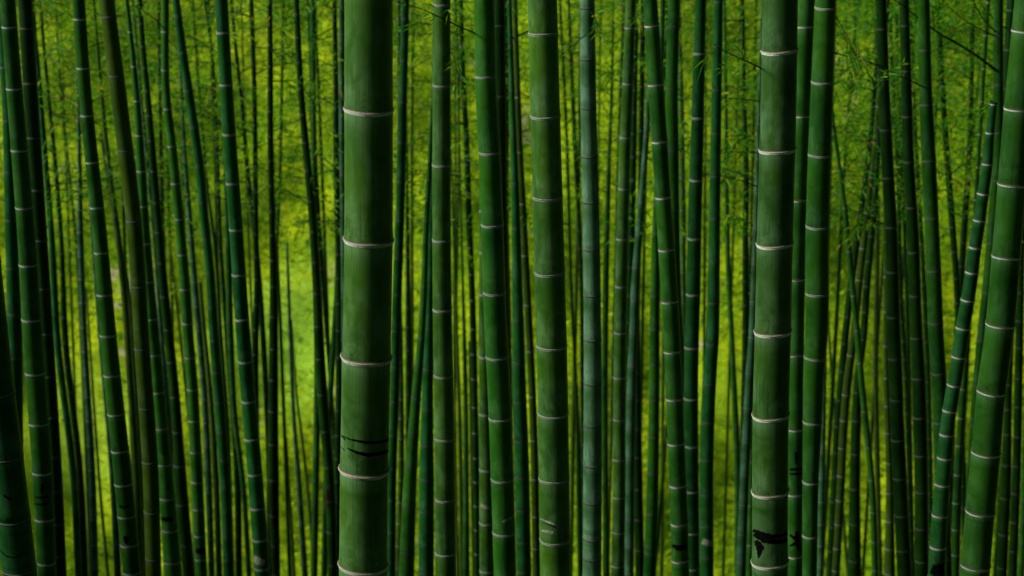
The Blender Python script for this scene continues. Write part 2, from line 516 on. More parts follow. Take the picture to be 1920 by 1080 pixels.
def culm(key, label, style, mat, pts, nodes=None, dist=None, tilt=0.0, y_top=None, group='bamboo culms of the grove'):
    cv = Curve(pts)
    wm = np.mean([cv.at(y)[1] for y in np.linspace(max(cv.y[0], 0), min(cv.y[-1], 1080), 7)])
    if dist is None:
        dist = (0.05 + 0.075 * min(1, wm / 60)) * F_PX / wm
    dist = min(dist, 42.0)

    def P(y):
        c, w = cv.at(y)
        p, t = at(c, y, dist)
        return p, 0.5 * w * t / F_PX
    # vertical extent
    ylo = 1080
    while True:
        p, r = P(ylo)
        if p[2] < terrain(p[0], p[1]) - 0.15 or ylo > 6000:
            break
        ylo += 20
    yhi = y_top if y_top is not None else -240 - 900 * 5 / dist * 1.6
    # joints: given ones are the visible low point of the ring
    if nodes is None:
        nodes, y = [], random.uniform(0, 40)
        while y < 1090:
            nodes.append(y); y += 3.5 * cv.at(y)[1] * (1.12 - 0.3 * y / 1080) * random.uniform(.93, 1.07) + 4
        if y_top is not None:
            nodes = [n for n in nodes if n > y_top + 10]
    ny = []
    for y in nodes:
        c, w = cv.at(y)
        ny.append(y - 0.5 * w * math.sin(elev(y)))
    s0 = (ny[1] - ny[0]) if len(ny) > 1 else 100
    s1 = (ny[-1] - ny[-2]) if len(ny) > 1 else 100
    first, last = ny[0], ny[-1]
    if y_top is None:
        k = first - s0 * 1.02
        while k > yhi:
            ny.insert(0, k); k -= s0 * 1.03
    k = last + s1 * 0.95
    while k < ylo - 20:
        ny.append(k); k += max(s1 * 0.8, 12)
    st = STYLE[style]; w0 = wm
    seg = 64 if wm > 50 else 36 if wm > 30 else 24 if wm > 16 else 12
    # ring stations along the stem: (y, radius factor, wax, mould)
    stations = []
    band = lambda w: (2.6 + 0.05 * w) / (w / 2)                       # joint band, in radii
    ext = [yhi] + ny + [ylo]
    for i, y in enumerate(ny):
        c, w = cv.at(y); r = w / 2
        gap = (ny[i] - ny[i - 1]) if i else (ny[1] - ny[0])
        gdn = (ny[i + 1] - ny[i]) if i < len(ny) - 1 else gap
        for a, rf, wx, mo in ((3.2, 1.0, 0.0, 0.0), (1.2, 1.0, 0.04, .5), (.5, 1.0, .10, 1.0), (.22, 1.012, .16, 1.0), (0.06, 1.02, .2, 1.0),
                              (-.08, 1.012, 1, 0), (-.25, 1.008, .8, 0), (-.55, 1.0, .42, 0), (-1.1, 1.0, .16, 0), (-2.4, 1.0, .03, 0)):
            stations.append((y - a * r, rf, wx * st['wax'] * (1 if a < 0 else (1.4 if style in 'PD' else .5)), mo, 1 - a * r / gap if a > 0 else -a * r / gdn))
    stations += [(yhi, 1, 0, 0, .5), (ylo, 1, 0, 0, .5)]
    stations = sorted(s for s in stations if yhi <= s[0] <= ylo)
    # fill gaps
    out = [stations[0]]
    for s_ in stations[1:]:
        if s_[0] - out[-1][0] < 0.15:
            continue
        out.append(s_)
    stations = out
    th = -np.linspace(0, 2 * math.pi, seg, endpoint=False)
    ct, sn = np.cos(th), np.sin(th)
    Ps = [P(s_[0]) for s_ in stations]
    base = Ps[-1][0]
    root = bpy.data.objects.new('bamboo_culm', None)
    root.location = base.tolist(); root.empty_display_size = 0.1
    COL.objects.link(root)
    root['label'] = label; root['category'] = 'bamboo'; root['group'] = group
    V, wax, mould, vv, along = [], [], [], [], []
    acc = 0.0
    for i, (s_, (p, r)) in enumerate(zip(stations, Ps)):
        p0 = Ps[min(i + 1, len(Ps) - 1)][0]; p1 = Ps[max(i - 1, 0)][0]
        t, e1, e2 = frame(p0, p1)
        if i:
            acc += np.linalg.norm(p - Ps[i - 1][0])
        rr = r * s_[1]
        ring = p[None] - base + rr * (-ct[:, None] * e2[None] + sn[:, None] * e1[None])   # seam at the back
        ring = ring + (tilt * sn[:, None]) * r * t[None]
        V.append(ring); wax += [s_[2]] * seg; mould += [s_[3]] * seg; along += [s_[4]] * seg; vv.append(acc)
    V = np.concatenate(V)
    nr = len(stations)
    i, j = np.meshgrid(np.arange(seg), np.arange(nr - 1))
    i, j = i.ravel(), j.ravel(); i2 = (i + 1) % seg
    Fq = np.stack([j * seg + i, (j + 1) * seg + i, (j + 1) * seg + i2, j * seg + i2], 1)
    rmean = np.mean([p[1] for p in Ps]); vv = np.array(vv); off = rng.uniform(0, 50)
    U = lambda k: k / seg * 2 * math.pi * rmean + off
    uv = np.stack([np.stack([U(i), vv[j]], 1), np.stack([U(i), vv[j + 1]], 1), np.stack([U(i + 1), vv[j + 1]], 1), np.stack([U(i + 1), vv[j]], 1)], 1)
    stem = mesh_obj('stem', V, Fq, MATS[mat], root, {'wax': wax, 'mould': mould, 'along': along}, uv.reshape(-1, 2))
    # joints, each a raised ring of its own
    prof = np.array([1.0, .8, .5, .3, .12, -.05, -.2, -.35, -.5, -.7, -.85, -1.0])
    hgt = np.array([0.0, .25, .6, .9, 1, .9, .7, .55, .5, .4, .25, 0.0])
    sp = np.array([s_[0] for s_ in st['stops']])[::-1]
    for k_, y in enumerate(ny):
        if y < -60 or y > 1140 or (style == 'F' and w0 < 8):
            continue
        c, w = cv.at(y)
        p, r = P(y); pa, _ = P(y - w * .5); pb, _ = P(y + w * .5)
        t, e1, e2 = frame(pb, pa)
        half = band(w) * r * (0.78 if style == 'B' else 0.64 if style == 'W' else 0.56)
        Vr, tint = [], []
        bump = st['bump'] * (1 + 4 / w) * random.uniform(.8, 1.2)
        wob = tilt
        ph = random.uniform(0, 6.28)
        amp = [random.uniform(.6, 1.15) for _ in range(3)]
        strength = 0.5 + 0.5 * np.clip(0.75 + 0.5 * np.sin(th * 2 + ph) * .6 + 0.4 * np.sin(th * 5 + ph * 2) * .5, 0, 1)
        for a, h in zip(prof, hgt):
            rr = r * (1.004 + bump * h)
            ring = (p - base)[None] + rr * (-ct[:, None] * e2[None] + sn[:, None] * e1[None]) + (a * half + wob * sn[:, None] * r + 0.012 * r * np.sin(th * 3 + ph)[:, None]) * t[None]
            Vr.append(ring)
            col = np.array([np.interp(a, sp, [s_[1][q] for s_ in st['stops']][::-1]) for q in range(3)])
            col = col * min(1, max(.3, w0 / 24)) if style in 'LF' else col
            tint.append(np.concatenate([col[None] * (strength[:, None] if a < 0.1 else np.ones((seg, 1))), np.ones((seg, 1))], 1))
        for a in (-1.0, 1.0):                                         # close it inside the stem
            ring = (p - base)[None] + r * 0.97 * (-ct[:, None] * e2[None] + sn[:, None] * e1[None]) + (a * half + wob * sn[:, None] * r) * t[None]
            Vr.append(ring); tint.append(np.concatenate([np.tile(col[None], (seg, 1)), np.ones((seg, 1))], 1))
        Vr = np.concatenate(Vr); tint = np.concatenate(tint)
        m_ = len(prof) + 2
        i, j = np.meshgrid(np.arange(seg), np.arange(m_))
        i, j = i.ravel(), j.ravel(); i2 = (i + 1) % seg; j2 = (j + 1) % m_
        Fr = np.stack([j * seg + i, j2 * seg + i, j2 * seg + i2, j * seg + i2], 1)
        mesh_obj('node_ring', Vr, Fr, RING, root, {'tint': tint})
    CULMS[key] = dict(cv=cv, dist=dist, P=P, root=root, base=base, ny=ny, w=wm)
    return root


def on_skin(key, x, y, lift=1.004):
    """the point of a stem's surface seen at pixel x, y"""
    C = CULMS[key]
    c, w = C['cv'].at(y)
    s = max(-.999, min(.999, (x - c) / (w / 2)))
    co = math.sqrt(1 - s * s)
    ya = y - 0.5 * w * co * math.sin(elev(y))
    p, r = C['P'](ya); pa, _ = C['P'](ya - 5); pb, _ = C['P'](ya + 5)
    t, e1, e2 = frame(pb, pa)
    return p + r * lift * (s * e1 + co * e2) - C['base'], t


def mark(key, strokes, mat=None, name='ink_stroke', lift=1.006):
    C = CULMS[key]
    for pts in strokes:                                               # (x, y, thickness) along the stroke
        V = []
        xs = np.array(pts, float)
        tt = np.linspace(0, len(pts) - 1, max(10, (len(pts) - 1) * 8))
        sc = [np.interp(tt, range(len(pts)), xs[:, q]) for q in range(3)]
        for q, (x, y, h) in enumerate(zip(*sc)):
            jit = 1 + 0.12 * math.sin(q * 0.9 + x * .3)
            dx = sc[0][min(q + 1, len(tt) - 1)] - sc[0][max(q - 1, 0)]; dy = sc[1][min(q + 1, len(tt) - 1)] - sc[1][max(q - 1, 0)]
            L_ = math.hypot(dx, dy) or 1; nx_, ny_ = -dy / L_, dx / L_
            for sgn in (-1, -.33, .33, 1):
                V.append(on_skin(key, x + nx_ * h / 2 * jit * sgn, y + ny_ * h / 2 * jit * sgn, lift)[0])
        n = len(tt)
        i, j = np.meshgrid(np.arange(3), np.arange(n - 1)); a = (j * 4 + i).ravel()
        mesh_obj(name, np.array(V), np.stack([a, a + 1, a + 5, a + 4], 1), mat or INK, C['root'])


def tube(P, R, seg=5):
    P = np.array(P); V = []
    th = np.linspace(0, 2 * math.pi, seg, endpoint=False)
    for i in range(len(P)):
        t = P[min(i + 1, len(P) - 1)] - P[max(i - 1, 0)]; t /= np.linalg.norm(t)
        a = np.cross(t, [0.3, 1, 0.2]); a /= np.linalg.norm(a); b = np.cross(t, a)
        V.append(P[i] + R[i] * (np.cos(th)[:, None] * a + np.sin(th)[:, None] * b))
    i, j = np.meshgrid(np.arange(seg), np.arange(len(P) - 1)); i, j = i.ravel(), j.ravel(); i2 = (i + 1) % seg
    return np.concatenate(V), np.stack([j * seg + i, j * seg + i2, (j + 1) * seg + i2, (j + 1) * seg + i], 1)


def branch(key, pts, r_px=1.6, leaves=30, dfwd=0.0, leaf=0.06, twigs=4, start=0.3):
    """a side branch through pixels (x, y), first one at the stem, with twigs and leaves"""
    C = CULMS[key]; d0 = C['dist']
    xs = np.array(pts, float); k = np.linspace(0, len(pts) - 1, 14)
    X = np.interp(k, range(len(pts)), xs[:, 0]); Y = np.interp(k, range(len(pts)), xs[:, 1])
    # soften corners
    for _ in range(2):
        X[1:-1] = (X[:-2] + X[1:-1] * 2 + X[2:]) / 4; Y[1:-1] = (Y[:-2] + Y[1:-1] * 2 + Y[2:]) / 4
    pr = [at(x, y, d0 - dfwd * q) for x, y, q in zip(X, Y, np.linspace(0, 1, 14))]
    Pp = np.array([p for p, _ in pr]) - C['base']
    R = np.array([r_px * t / F_PX for _, t in pr]) * np.linspace(1, .35, 14)
    Vs, Fs = tube(Pp, R); n0 = len(Vs)
    LP, LD = [], []
    length = np.linalg.norm(Pp[-1] - Pp[0])
    for q in range(twigs):
        u = start + (1 - start) * (q + .5) / twigs
        i = int(u * 12); p = Pp[i]; t = Pp[min(i + 1, 13)] - Pp[i]; t /= np.linalg.norm(t)
        side = 1 if q % 2 else -1
        dirv = t + side * np.array([-t[2], 0.3 * random.uniform(-1, 1), t[0]]) * 0.8 + np.array([0, -.3, 0]) * random.uniform(-1, 1)
        dirv /= np.linalg.norm(dirv); l = length * random.uniform(.18, .35)
        tp = [p + dirv * l * s_ + np.array([0, 0, -1]) * l * .25 * s_ * s_ for s_ in np.linspace(0, 1, 6)]
        v, f = tube(tp, np.linspace(R[i] * .5, R[i] * .2, 6), 4)
        Vs = np.concatenate([Vs, v]); Fs = np.concatenate([Fs, f + n0]); n0 += len(v)
        for _ in range(max(2, leaves // (twigs + 1))):
            s_ = random.uniform(.3, 1); LP.append(np.array(tp[int(s_ * 5)]) + rng.normal(size=3) * leaf * .1); LD.append(dirv + rng.normal(size=3) * .55 + np.array([0, 0, -.35]))
    for _ in range(max(3, leaves // 4)):
        i = int(random.uniform(start, 1) * 13); t = Pp[min(i + 1, 13)] - Pp[max(i - 1, 0)]; t /= np.linalg.norm(t)
        LP.append(Pp[i]); LD.append(t + rng.normal(size=3) * .6 + np.array([0, 0, -.35]))
    b = mesh_obj('branch', Vs, Fs, TWIG, C['root'])
    n = len(LP)
    if leaves:
        leaves_mesh('leaves', np.array(LP), np.array(LD), rng.uniform(.7, 1.3, n) * leaf, rng.uniform(.11, .17, n) * leaf, LEAF_NEAR, b)


#@@DATA@@
# ------------------------------------------------------------------ the stems, left to right: (y, centre x, width) in pixels
c = culm
# --- left edge
c('A0', 'dark leaning culm nearest the camera, cut by the bottom left corner', 'D', 'teal', [(470, -29, 55), (630, -14, 58), (900, 17, 62), (1080, 38, 63)], [500, 622, 747, 868, 985, 1080], dist=5.6)
c('A1', 'bluish culm showing at the far left edge, outermost in the upper left', 'F', 'teal', [(0, 1, 20), (180, 14, 22), (450, 22, 24), (630, 28, 27), (840, 30, 27), (1080, 36, 28)], [40, 128, 228, 324, 415, 505, 592, 674, 752, 830, 905, 978, 1040])
c('A2', 'dark culm with bright white left joint edges at the left edge, two ink lines low', 'L', 'green', [(0, 14, 29), (180, 28, 30), (450, 50, 33), (630, 61, 37), (900, 80, 37), (1080, 88, 34)], [52, 168, 284, 392, 500, 603, 704, 799, 891, 978, 1060])
c('A3', 'near black culm touching the right side of the white jointed culm at the left edge', 'F', 'dark', [(0, 47, 26), (180, 58, 27), (450, 76, 26), (630, 88, 24), (900, 104, 26), (1080, 112, 26)], [54, 158, 260, 358, 453, 543, 628, 708, 785, 858, 923, 985, 1045])
c('A4', 'slim dark culm just right of the near black culm at far left', 'F', 'teal', [(0, 60, 8), (310, 86, 11), (450, 97, 13), (630, 107, 14), (900, 138, 13), (1080, 147, 13)], None, dist=18)
c('B1', 'thin dark wavy culm rising alone through the leaves at upper left', 'F', 'dark', [(0, 76, 5), (60, 80, 6), (180, 91, 7), (270, 100, 8), (450, 115, 9), (630, 122, 13), (900, 151, 13), (1080, 159, 14)], None)
c('B2', 'hair thin culm left of the waxy grey culm in the left background', 'F', 'moss', [(0, 104, 4), (100, 110, 5), (200, 116, 6), (300, 127, 6), (450, 142, 6), (630, 152, 7), (900, 163, 7), (1080, 169, 7)], None, dist=36)
c('C1', 'slim grey green culm in the bright gap left of the white jointed culm', 'L', 'slate', [(0, 143, 4), (150, 146, 6), (300, 149, 8), (450, 151, 12), (630, 158, 12), (900, 173, 14), (1080, 178, 14)], None)
c('B3', 'very thin dark stalk low in the bright gap at left', 'F', 'moss', [(560, 163, 4), (700, 172, 5), (900, 186, 6), (1080, 202, 8)], None, dist=30, y_top=540)
c('D2', 'slim culm peeping out along the left side of the white jointed culm ', 'F', 'slate', [(0, 152, 6), (400, 172, 9), (630, 189, 11), (900, 212, 13), (1080, 221, 14)], None, dist=19)
c('D', 'dark culm with evenly stacked thin white joints, right of the left bright gap', 'L', 'green', [(0, 147, 24), (180, 160, 24), (450, 188, 27), (630, 203, 31), (900, 231, 34), (1080, 248, 34)], [37, 129, 218, 306, 391, 476, 555, 632, 707, 780, 849, 912, 972, 1026, 1078])
c('C2', 'thin culm between the white jointed culm and the brownish leaning culm', 'F', 'moss', [(0, 176, 5), (150, 188, 7), (300, 203, 9), (450, 222, 12), (540, 232, 13), (700, 243, 13), (900, 256, 14), (1080, 262, 14)], None)
c('C3', 'faint far culm pressed against the left flank of the brownish leaning culm', 'F', 'moss', [(380, 208, 6), (540, 240, 9), (700, 252, 10), (900, 264, 11), (1080, 270, 12)], None, dist=27, y_top=250)
c('E', 'brownish olive leaning culm with dark joints and a bright left rim', 'D', 'moss', [(0, 200, 28), (180, 222.5, 30), (450, 254, 29), (630, 265, 29), (900, 283, 30), (1080, 288, 29)], [34, 145, 285, 418, 541, 658, 769, 871, 965, 1053])
c('E2', 'short jointed culm hugging the right side of the brownish leaning culm low down', 'L', 'green', [(0, 238, 7), (180, 256, 12), (300, 264, 16), (450, 272, 21), (630, 287, 24), (750, 298, 25), (900, 311, 28), (1080, 325, 34)], [60, 125, 190, 255, 322, 388, 458, 530, 600, 668, 738, 806, 874, 938, 998, 1058])
c('F1', 'pale green thin culm in the gap right of the brownish leaning culm', 'F', 'slate', [(150, 262, 5), (300, 276, 7), (450, 290, 8), (630, 303, 10), (900, 322, 10), (1080, 334, 10)], None)
c('G', 'dark bluish culm right of the brownish leaning culm, crossing leaf sprays on top', 'F', 'dark', [(0, 262, 9), (100, 269, 10), (180, 277, 11), (270, 284, 14), (400, 295, 15), (540, 307, 17), (700, 324, 18), (840, 335, 20), (900, 338, 25), (1000, 347, 24), (1080, 354, 22)], None)
c('H2', 'thin culm running just left of the white dotted culm at upper left', 'F', 'dark', [(0, 297, 7), (180, 300, 7), (420, 305, 8), (630, 314, 9), (900, 325, 9), (1080, 332, 9)], None)
c('H', 'dark culm with white dot like joints, dark ink blot near its foot', 'L', 'green', [(0, 310, 14), (180, 312, 15), (270, 322, 17), (412, 336, 18), (540, 347, 20), (630, 353, 20), (730, 361, 21), (850, 367, 22), (1080, 378, 22)], [60, 132, 205, 275, 345, 412, 479, 544, 608, 672, 732, 791, 850, 906, 957, 1007, 1051])
c('J0', 'thin straight stalk leaning left of the white dotted culm, between it and bluish leaner', 'F', 'moss', [(450, 318, 4), (630, 338, 6), (900, 364, 7), (1080, 374, 7)], None, dist=34, y_top=420)
c('J', 'slim grey culm with pale dots between the white dotted culm and the leaning bluish one', 'L', 'slate', [(0, 330, 4), (200, 342, 6), (300, 347, 8), (400, 355, 10), (540, 366, 12), (630, 374, 12), (765, 385, 12), (900, 391, 13), (1080, 397, 12)], None)
c('K0', 'thin pale stalk behind the grey dotted culm', 'F', 'moss', [(540, 376, 7), (630, 384, 8), (700, 391, 9), (900, 405, 12), (1080, 411, 12)], None, dist=23, y_top=530)
c('I', 'smooth bluish culm leaning strongly right in the upper left, faint dark joints', 'F', 'teal', [(0, 330, 14), (100, 343, 16), (180, 355, 17), (312, 374, 17), (380, 380, 17), (515, 394, 17), (630, 401, 18), (760, 412, 20), (900, 422, 20), (1080, 429, 20)], [31, 100, 171, 240, 312, 381, 450, 514, 578, 640, 700, 757, 812, 865, 915, 962, 1008, 1052])
c('K1', 'hair thin culm between the bluish leaner and the smooth upright culm', 'F', 'dark', [(0, 362, 4), (100, 368, 5), (250, 380, 5), (380, 392, 6), (450, 402, 7), (630, 414, 8), (800, 426, 9), (1080, 436, 9)], None)
c('K2', 'thin culm close against the left side of the smooth upright culm', 'F', 'dark', [(0, 384, 5), (80, 395, 6), (250, 406, 7), (450, 413, 8), (630, 425, 10), (900, 445, 13), (1080, 448, 13)], None)
c('K3', 'grey green slim culm tucked behind the smooth culm in its lower half', 'F', 'green', [(250, 421, 7), (450, 428, 12), (630, 432, 13), (780, 440, 11), (900, 455, 10), (1080, 467, 10)], None)
c('L', 'smooth blue green upright culm in the left part, thin pinkish double joints', 'P', 'teal', [(0, 415, 24), (180, 425, 25), (450, 444, 26), (630, 456, 27), (900, 479, 28), (1080, 492, 29)], [63, 161, 254, 346, 433, 518, 602, 681, 756, 827, 893, 957, 1016, 1070])
c('M1', 'thin crooked culm just right of the smooth blue green one', 'F', 'dark', [(0, 434, 6), (100, 443, 7), (180, 452, 7), (270, 460, 8), (360, 468, 9), (450, 479, 10), (540, 487, 11), (630, 493, 11), (800, 502, 11), (1080, 510, 12)], None)
c('M2', 'thin black straight culm in the upper left centre', 'F', 'dark', [(0, 471, 9), (180, 477, 9), (450, 480, 11), (540, 482, 12), (630, 479, 13), (900, 482, 13), (1080, 486, 13)], None)
c('N', 'slim culm with a rusty red stain near its foot', 'F', 'dark', [(0, 506, 9), (180, 507, 11), (270, 507, 11), (450, 511, 12), (540, 513, 15), (630, 513, 17), (900, 513, 21), (1080, 518, 15)], None)
c('N2', 'very thin culm crossing behind the rusty stained one', 'F', 'moss', [(0, 531, 5), (180, 528, 6), (350, 524, 7), (450, 519, 7), (600, 512, 7), (1080, 500, 8)], None)
c('O', 'pale thin broken stalk ending in mid air in the bright clearing', 'F', 'slate', [(455, 538, 4), (540, 541, 6), (630, 544, 7), (800, 552, 8), (900, 560, 10), (1080, 572, 12)], None, dist=24, y_top=456)
c('O2', 'thin stalk right of the broken stalk in the clearing', 'F', 'moss', [(640, 549, 4), (750, 557, 5), (820, 566, 6), (930, 578, 7), (1080, 590, 8)], None, dist=33, y_top=600)
c('O3', 'lowest thin stalk in the clearing left of the broken stalk', 'F', 'moss', [(840, 538, 4), (900, 541, 5), (960, 545, 6), (1080, 551, 8)], None, dist=33, y_top=820)
c('P', 'dark culm bending through the leafy gap left of the thickest culm', 'F', 'dark', [(0, 556, 10), (100, 560, 12), (180, 565, 12), (270, 573, 14), (400, 585, 15), (540, 594, 16), (630, 598, 19), (760, 606, 20), (900, 618, 19), (1080, 624, 18)], None)
c('P2', 'slim culm emerging below from behind the dark bending culm on its left', 'F', 'green', [(400, 590, 10), (600, 594, 12), (700, 595, 13), (900, 592, 13), (1080, 589, 13)], None, dist=19)
c('P3', 'thin soft edged culm just right of the dark bending culm', 'F', 'dark', [(0, 577, 6), (100, 583, 9), (270, 588, 11), (400, 596, 11), (540, 606, 9), (630, 613, 8), (720, 620, 8), (1080, 640, 8)], None)
c('P4', 'curved pale culm bowing left beside the black culm near the thickest one', 'F', 'green', [(350, 634, 7), (540, 631, 9), (650, 625, 11), (760, 618, 12), (900, 612, 12), (1080, 608, 12)], None)
c('Q', 'black slim culm standing close left of the thickest culm', 'F', 'dark', [(0, 627, 9), (180, 630, 10), (270, 630, 11), (540, 636, 13), (700, 636, 14), (900, 633, 12), (1080, 632, 12)], None)
c('Q2', 'grey green slim culm half hidden by the thickest culm on its left edge', 'D', 'slate', [(0, 641, 11), (270, 642, 12), (450, 645, 13), (1080, 650, 14)], [15, 92, 175, 252, 330, 405, 480, 560, 640, 720, 800, 880, 960, 1040])
# --- the thickest culm and its right neighbours
c('R', 'thickest culm left of centre, white and brown joints, two black ink strokes across it', 'B', 'olive', [(0, 691.5, 90), (210, 691.2, 90.5), (450, 691, 90.5), (680, 687, 91), (890, 683, 90), (1070, 681, 90)], [-35, 214, 461, 684, 896, 1077], tilt=-0.03)
c('S', 'slim smooth culm directly right of the thickest culm', 'F', 'teal', [(0, 760, 15), (120, 757, 16), (180, 755, 17), (270, 753, 17), (400, 750, 17), (540, 745, 18), (700, 741, 18), (900, 735, 17), (1080, 733, 17)], [36, 115, 192, 268, 342, 415, 485, 554, 622, 690, 755, 818, 880, 940, 1000, 1055])
c('T', 'thin dark culm behind the slim smooth one at its right', 'F', 'dark', [(0, 758, 3), (250, 762, 5), (400, 764, 7), (540, 765, 9), (630, 766, 12), (780, 766, 12), (1080, 766, 13)], None)
c('T2', 'low slim culm between the slim smooth culm and the forward leaning one', 'L', 'moss', [(560, 750, 7), (640, 751, 9), (900, 752, 12), (1080, 748, 14)], None, dist=20)
c('U', 'culm leaning left and widening towards its foot, right of the slim smooth one', 'F', 'green', [(200, 811, 8), (300, 806, 9), (450, 798, 11), (540, 795, 13), (630, 790, 14), (700, 784, 17), (800, 776, 20), (900, 769, 25), (1080, 762, 29)], None, dist=12)
c('U2', 'blue green culm hidden behind the left edge of the upright double jointed culm', 'F', 'teal', [(0, 818, 12), (350, 811, 14), (450, 808, 16), (630, 804, 19), (780, 801, 23), (900, 800, 28), (1080, 799, 29)], [60, 140, 222, 302, 382, 460, 538, 618, 695, 770, 838, 902, 962, 1022], dist=12.6)
c('V', 'straight upright culm right of the thickest one with pinkish double joints', 'P', 'olive', [(0, 828, 33), (180, 828, 34), (450, 828, 35), (630, 830, 36), (820, 833, 37), (900, 834, 37), (1080, 835.5, 39)], [11, 163, 313, 454, 585, 709, 828, 942, 1044])
c('W5', 'faint thin stalk just right of the straight upright double jointed culm', 'F', 'moss', [(0, 852, 3), (330, 854, 4), (540, 852, 6), (800, 853, 6), (1080, 858, 7)], None, dist=38)
c('W2', 'thin leaning stalk in the narrow gap between double jointed and freckled culms', 'F', 'moss', [(300, 846, 4), (630, 857, 6), (800, 862, 8), (1080, 866, 10)], None)
c('W3', 'slim low culm in the middle of the narrow gap beside the freckled culm', 'F', 'green', [(400, 864, 4), (540, 868, 5), (700, 872, 9), (900, 874, 11), (1080, 874, 14)], None, dist=22)
c('W', 'slim dark culm with pale joints in the gap left of the freckled culm', 'L', 'dark', [(0, 865, 7), (100, 867, 8), (180, 870, 10), (270, 875, 11), (400, 879, 12), (540, 885, 12), (700, 889, 13), (900, 893, 12), (1080, 895, 11)], [30, 88, 145, 200, 255, 309, 362, 414, 465, 515, 564, 618, 665, 712, 765, 813, 860, 905, 950, 995, 1040])
c('W4', 'very thin olive stalk low between two slim culms in the narrow gap', 'F', 'moss', [(700, 881, 5), (900, 884, 6), (1080, 888, 7)], None, dist=34, y_top=640)
c('X', 'freckled leaning culm left of centre with dark thin joints', 'P', 'green', [(0, 908, 38), (180, 912, 40), (270, 917, 41), (450, 924, 42), (630, 930, 43), (700, 934, 43), (900, 942, 43), (1080, 947, 42)], [-10, 146, 290, 426, 554, 675, 791, 905, 1006])
c('X2', 'pale culm showing as a strip along the left side of the freckled culm', 'P', 'olive', [(0, 905, 14), (350, 908, 19), (450, 909, 21), (630, 909, 23), (780, 911, 25), (900, 912, 27), (1080, 913, 28)], [60, 145, 230, 316, 398, 476, 555, 672, 780, 885, 985, 1075], dist=11.5)
c('Y', 'dark culm tight behind the right side of the freckled culm at the top', 'F', 'dark', [(0, 936, 22), (180, 938, 22), (300, 939, 22), (450, 941, 22), (630, 945, 20), (900, 951, 20), (1080, 955, 20)], [49, 182, 310, 435, 545, 650, 745, 840, 930, 1010])
c('Y2', 'thin black culm squeezed between the freckled culm and a smooth blue green one', 'F', 'dark', [(0, 948, 8), (200, 950, 9), (400, 949, 10), (540, 952, 10), (1080, 962, 12)], None)
c('Z', 'smooth blue green culm left of the broad central culm, soft dark joints', 'F', 'teal', [(0, 955, 9), (180, 960, 11), (400, 967, 16), (540, 970, 20), (630, 972, 23), (700, 973, 25), (820, 977, 27), (900, 979, 28), (1080, 983, 27)], [88, 170, 255, 345, 430, 518, 602, 683, 757, 830, 898, 960, 1020, 1075])
c('AA', 'slim greyish culm with tiny pale dots tight left of the broad central culm', 'L', 'moss', [(60, 967, 10), (180, 971, 11), (270, 974, 12), (400, 981, 13), (540, 988, 14), (630, 993, 14), (820, 1001, 15), (1080, 1006, 15)], [75, 183, 286, 383, 480, 573, 660, 745, 827, 900, 970, 1030], dist=16, y_top=-100)
c('BB', 'broad central culm with fuzzy white edged dark joints and a pale scratch near its foot', 'P', 'olive', [(0, 1017, 55), (180, 1021.5, 55.5), (450, 1029, 57), (630, 1034, 57), (900, 1039, 57), (1080, 1041.5, 57)], [-90, 66, 223, 376, 518, 657, 785, 907, 1022])
c('BB1', 'wiry thin stem just right of the broad central culm', 'F', 'dark', [(0, 1050, 5), (100, 1055, 5), (270, 1063, 6), (400, 1067, 6), (540, 1071, 6), (700, 1079, 7), (820, 1084, 9), (900, 1086, 12), (1080, 1089, 12)], None)
c('BB2', 'second wiry stem right of the broad central culm, beside the waxy grey one', 'F', 'dark', [(0, 1066, 6), (180, 1074, 8), (270, 1078, 9), (400, 1085, 9), (540, 1090, 8), (750, 1092, 8), (1080, 1098, 9)], None)
# --- centre right
c('CC', 'waxy grey green upright culm with black soft edged joints', 'D', 'pale', [(0, 1101, 28), (180, 1103, 30), (450, 1109, 32), (630, 1111, 33), (900, 1111, 35), (1080, 1110, 35)], [17, 113, 205, 296, 382, 471, 557, 641, 723, 802, 877, 947, 1016, 1053])
c('CC2', 'slim soft culm close against the right of the waxy grey culm', 'F', 'green', [(0, 1150, 4), (200, 1146, 6), (300, 1142, 8), (400, 1139, 10), (540, 1136, 12), (700, 1134, 12), (900, 1135, 12), (1080, 1137, 14)], None)
c('DD2', 'thin stem with two white dots left of the upper part of a white jointed culm', 'L', 'moss', [(0, 1170, 7), (163, 1164, 8), (270, 1161, 8), (355, 1158, 8), (450, 1156, 7), (540, 1153, 6), (1080, 1140, 6)], [14, 73, 163, 255, 345, 400, 450, 500])
c('DD', 'upright culm with bright white joints on its left side, right of the waxy grey one', 'L', 'olive', [(0, 1183, 19), (180, 1176, 21), (270, 1172, 21), (400, 1168, 22), (540, 1164.5, 23), (700, 1161.5, 23), (900, 1161, 24), (1080, 1158, 25)], [53, 158, 259, 355, 450, 539, 626, 710, 789, 864, 935, 1001, 1064])
c('DD3', 'black culm behind the white jointed culm that stands right of the waxy grey one', 'F', 'dark', [(0, 1194, 8), (180, 1190, 10), (400, 1185, 14), (540, 1181, 14), (700, 1176, 14), (1080, 1170, 14)], None)
c('EE', 'greyish blue leaning culm with thin black joints left of the bright white ringed one', 'D', 'slate', [(0, 1226, 8), (170, 1217, 9), (270, 1211, 11), (400, 1201, 13), (540, 1191, 16), (630, 1188, 17), (700, 1185, 18), (820, 1182, 18), (1080, 1180, 17)], [190, 258, 320, 382, 443, 505, 567, 628, 690, 750, 808, 865, 920, 975, 1028], dist=15.5)
c('EE2', 'dark culm low behind the greyish blue leaning culm', 'F', 'dark', [(400, 1200, 10), (600, 1194, 12), (750, 1195, 15), (900, 1196, 18), (1080, 1200, 18)], None, dist=17)
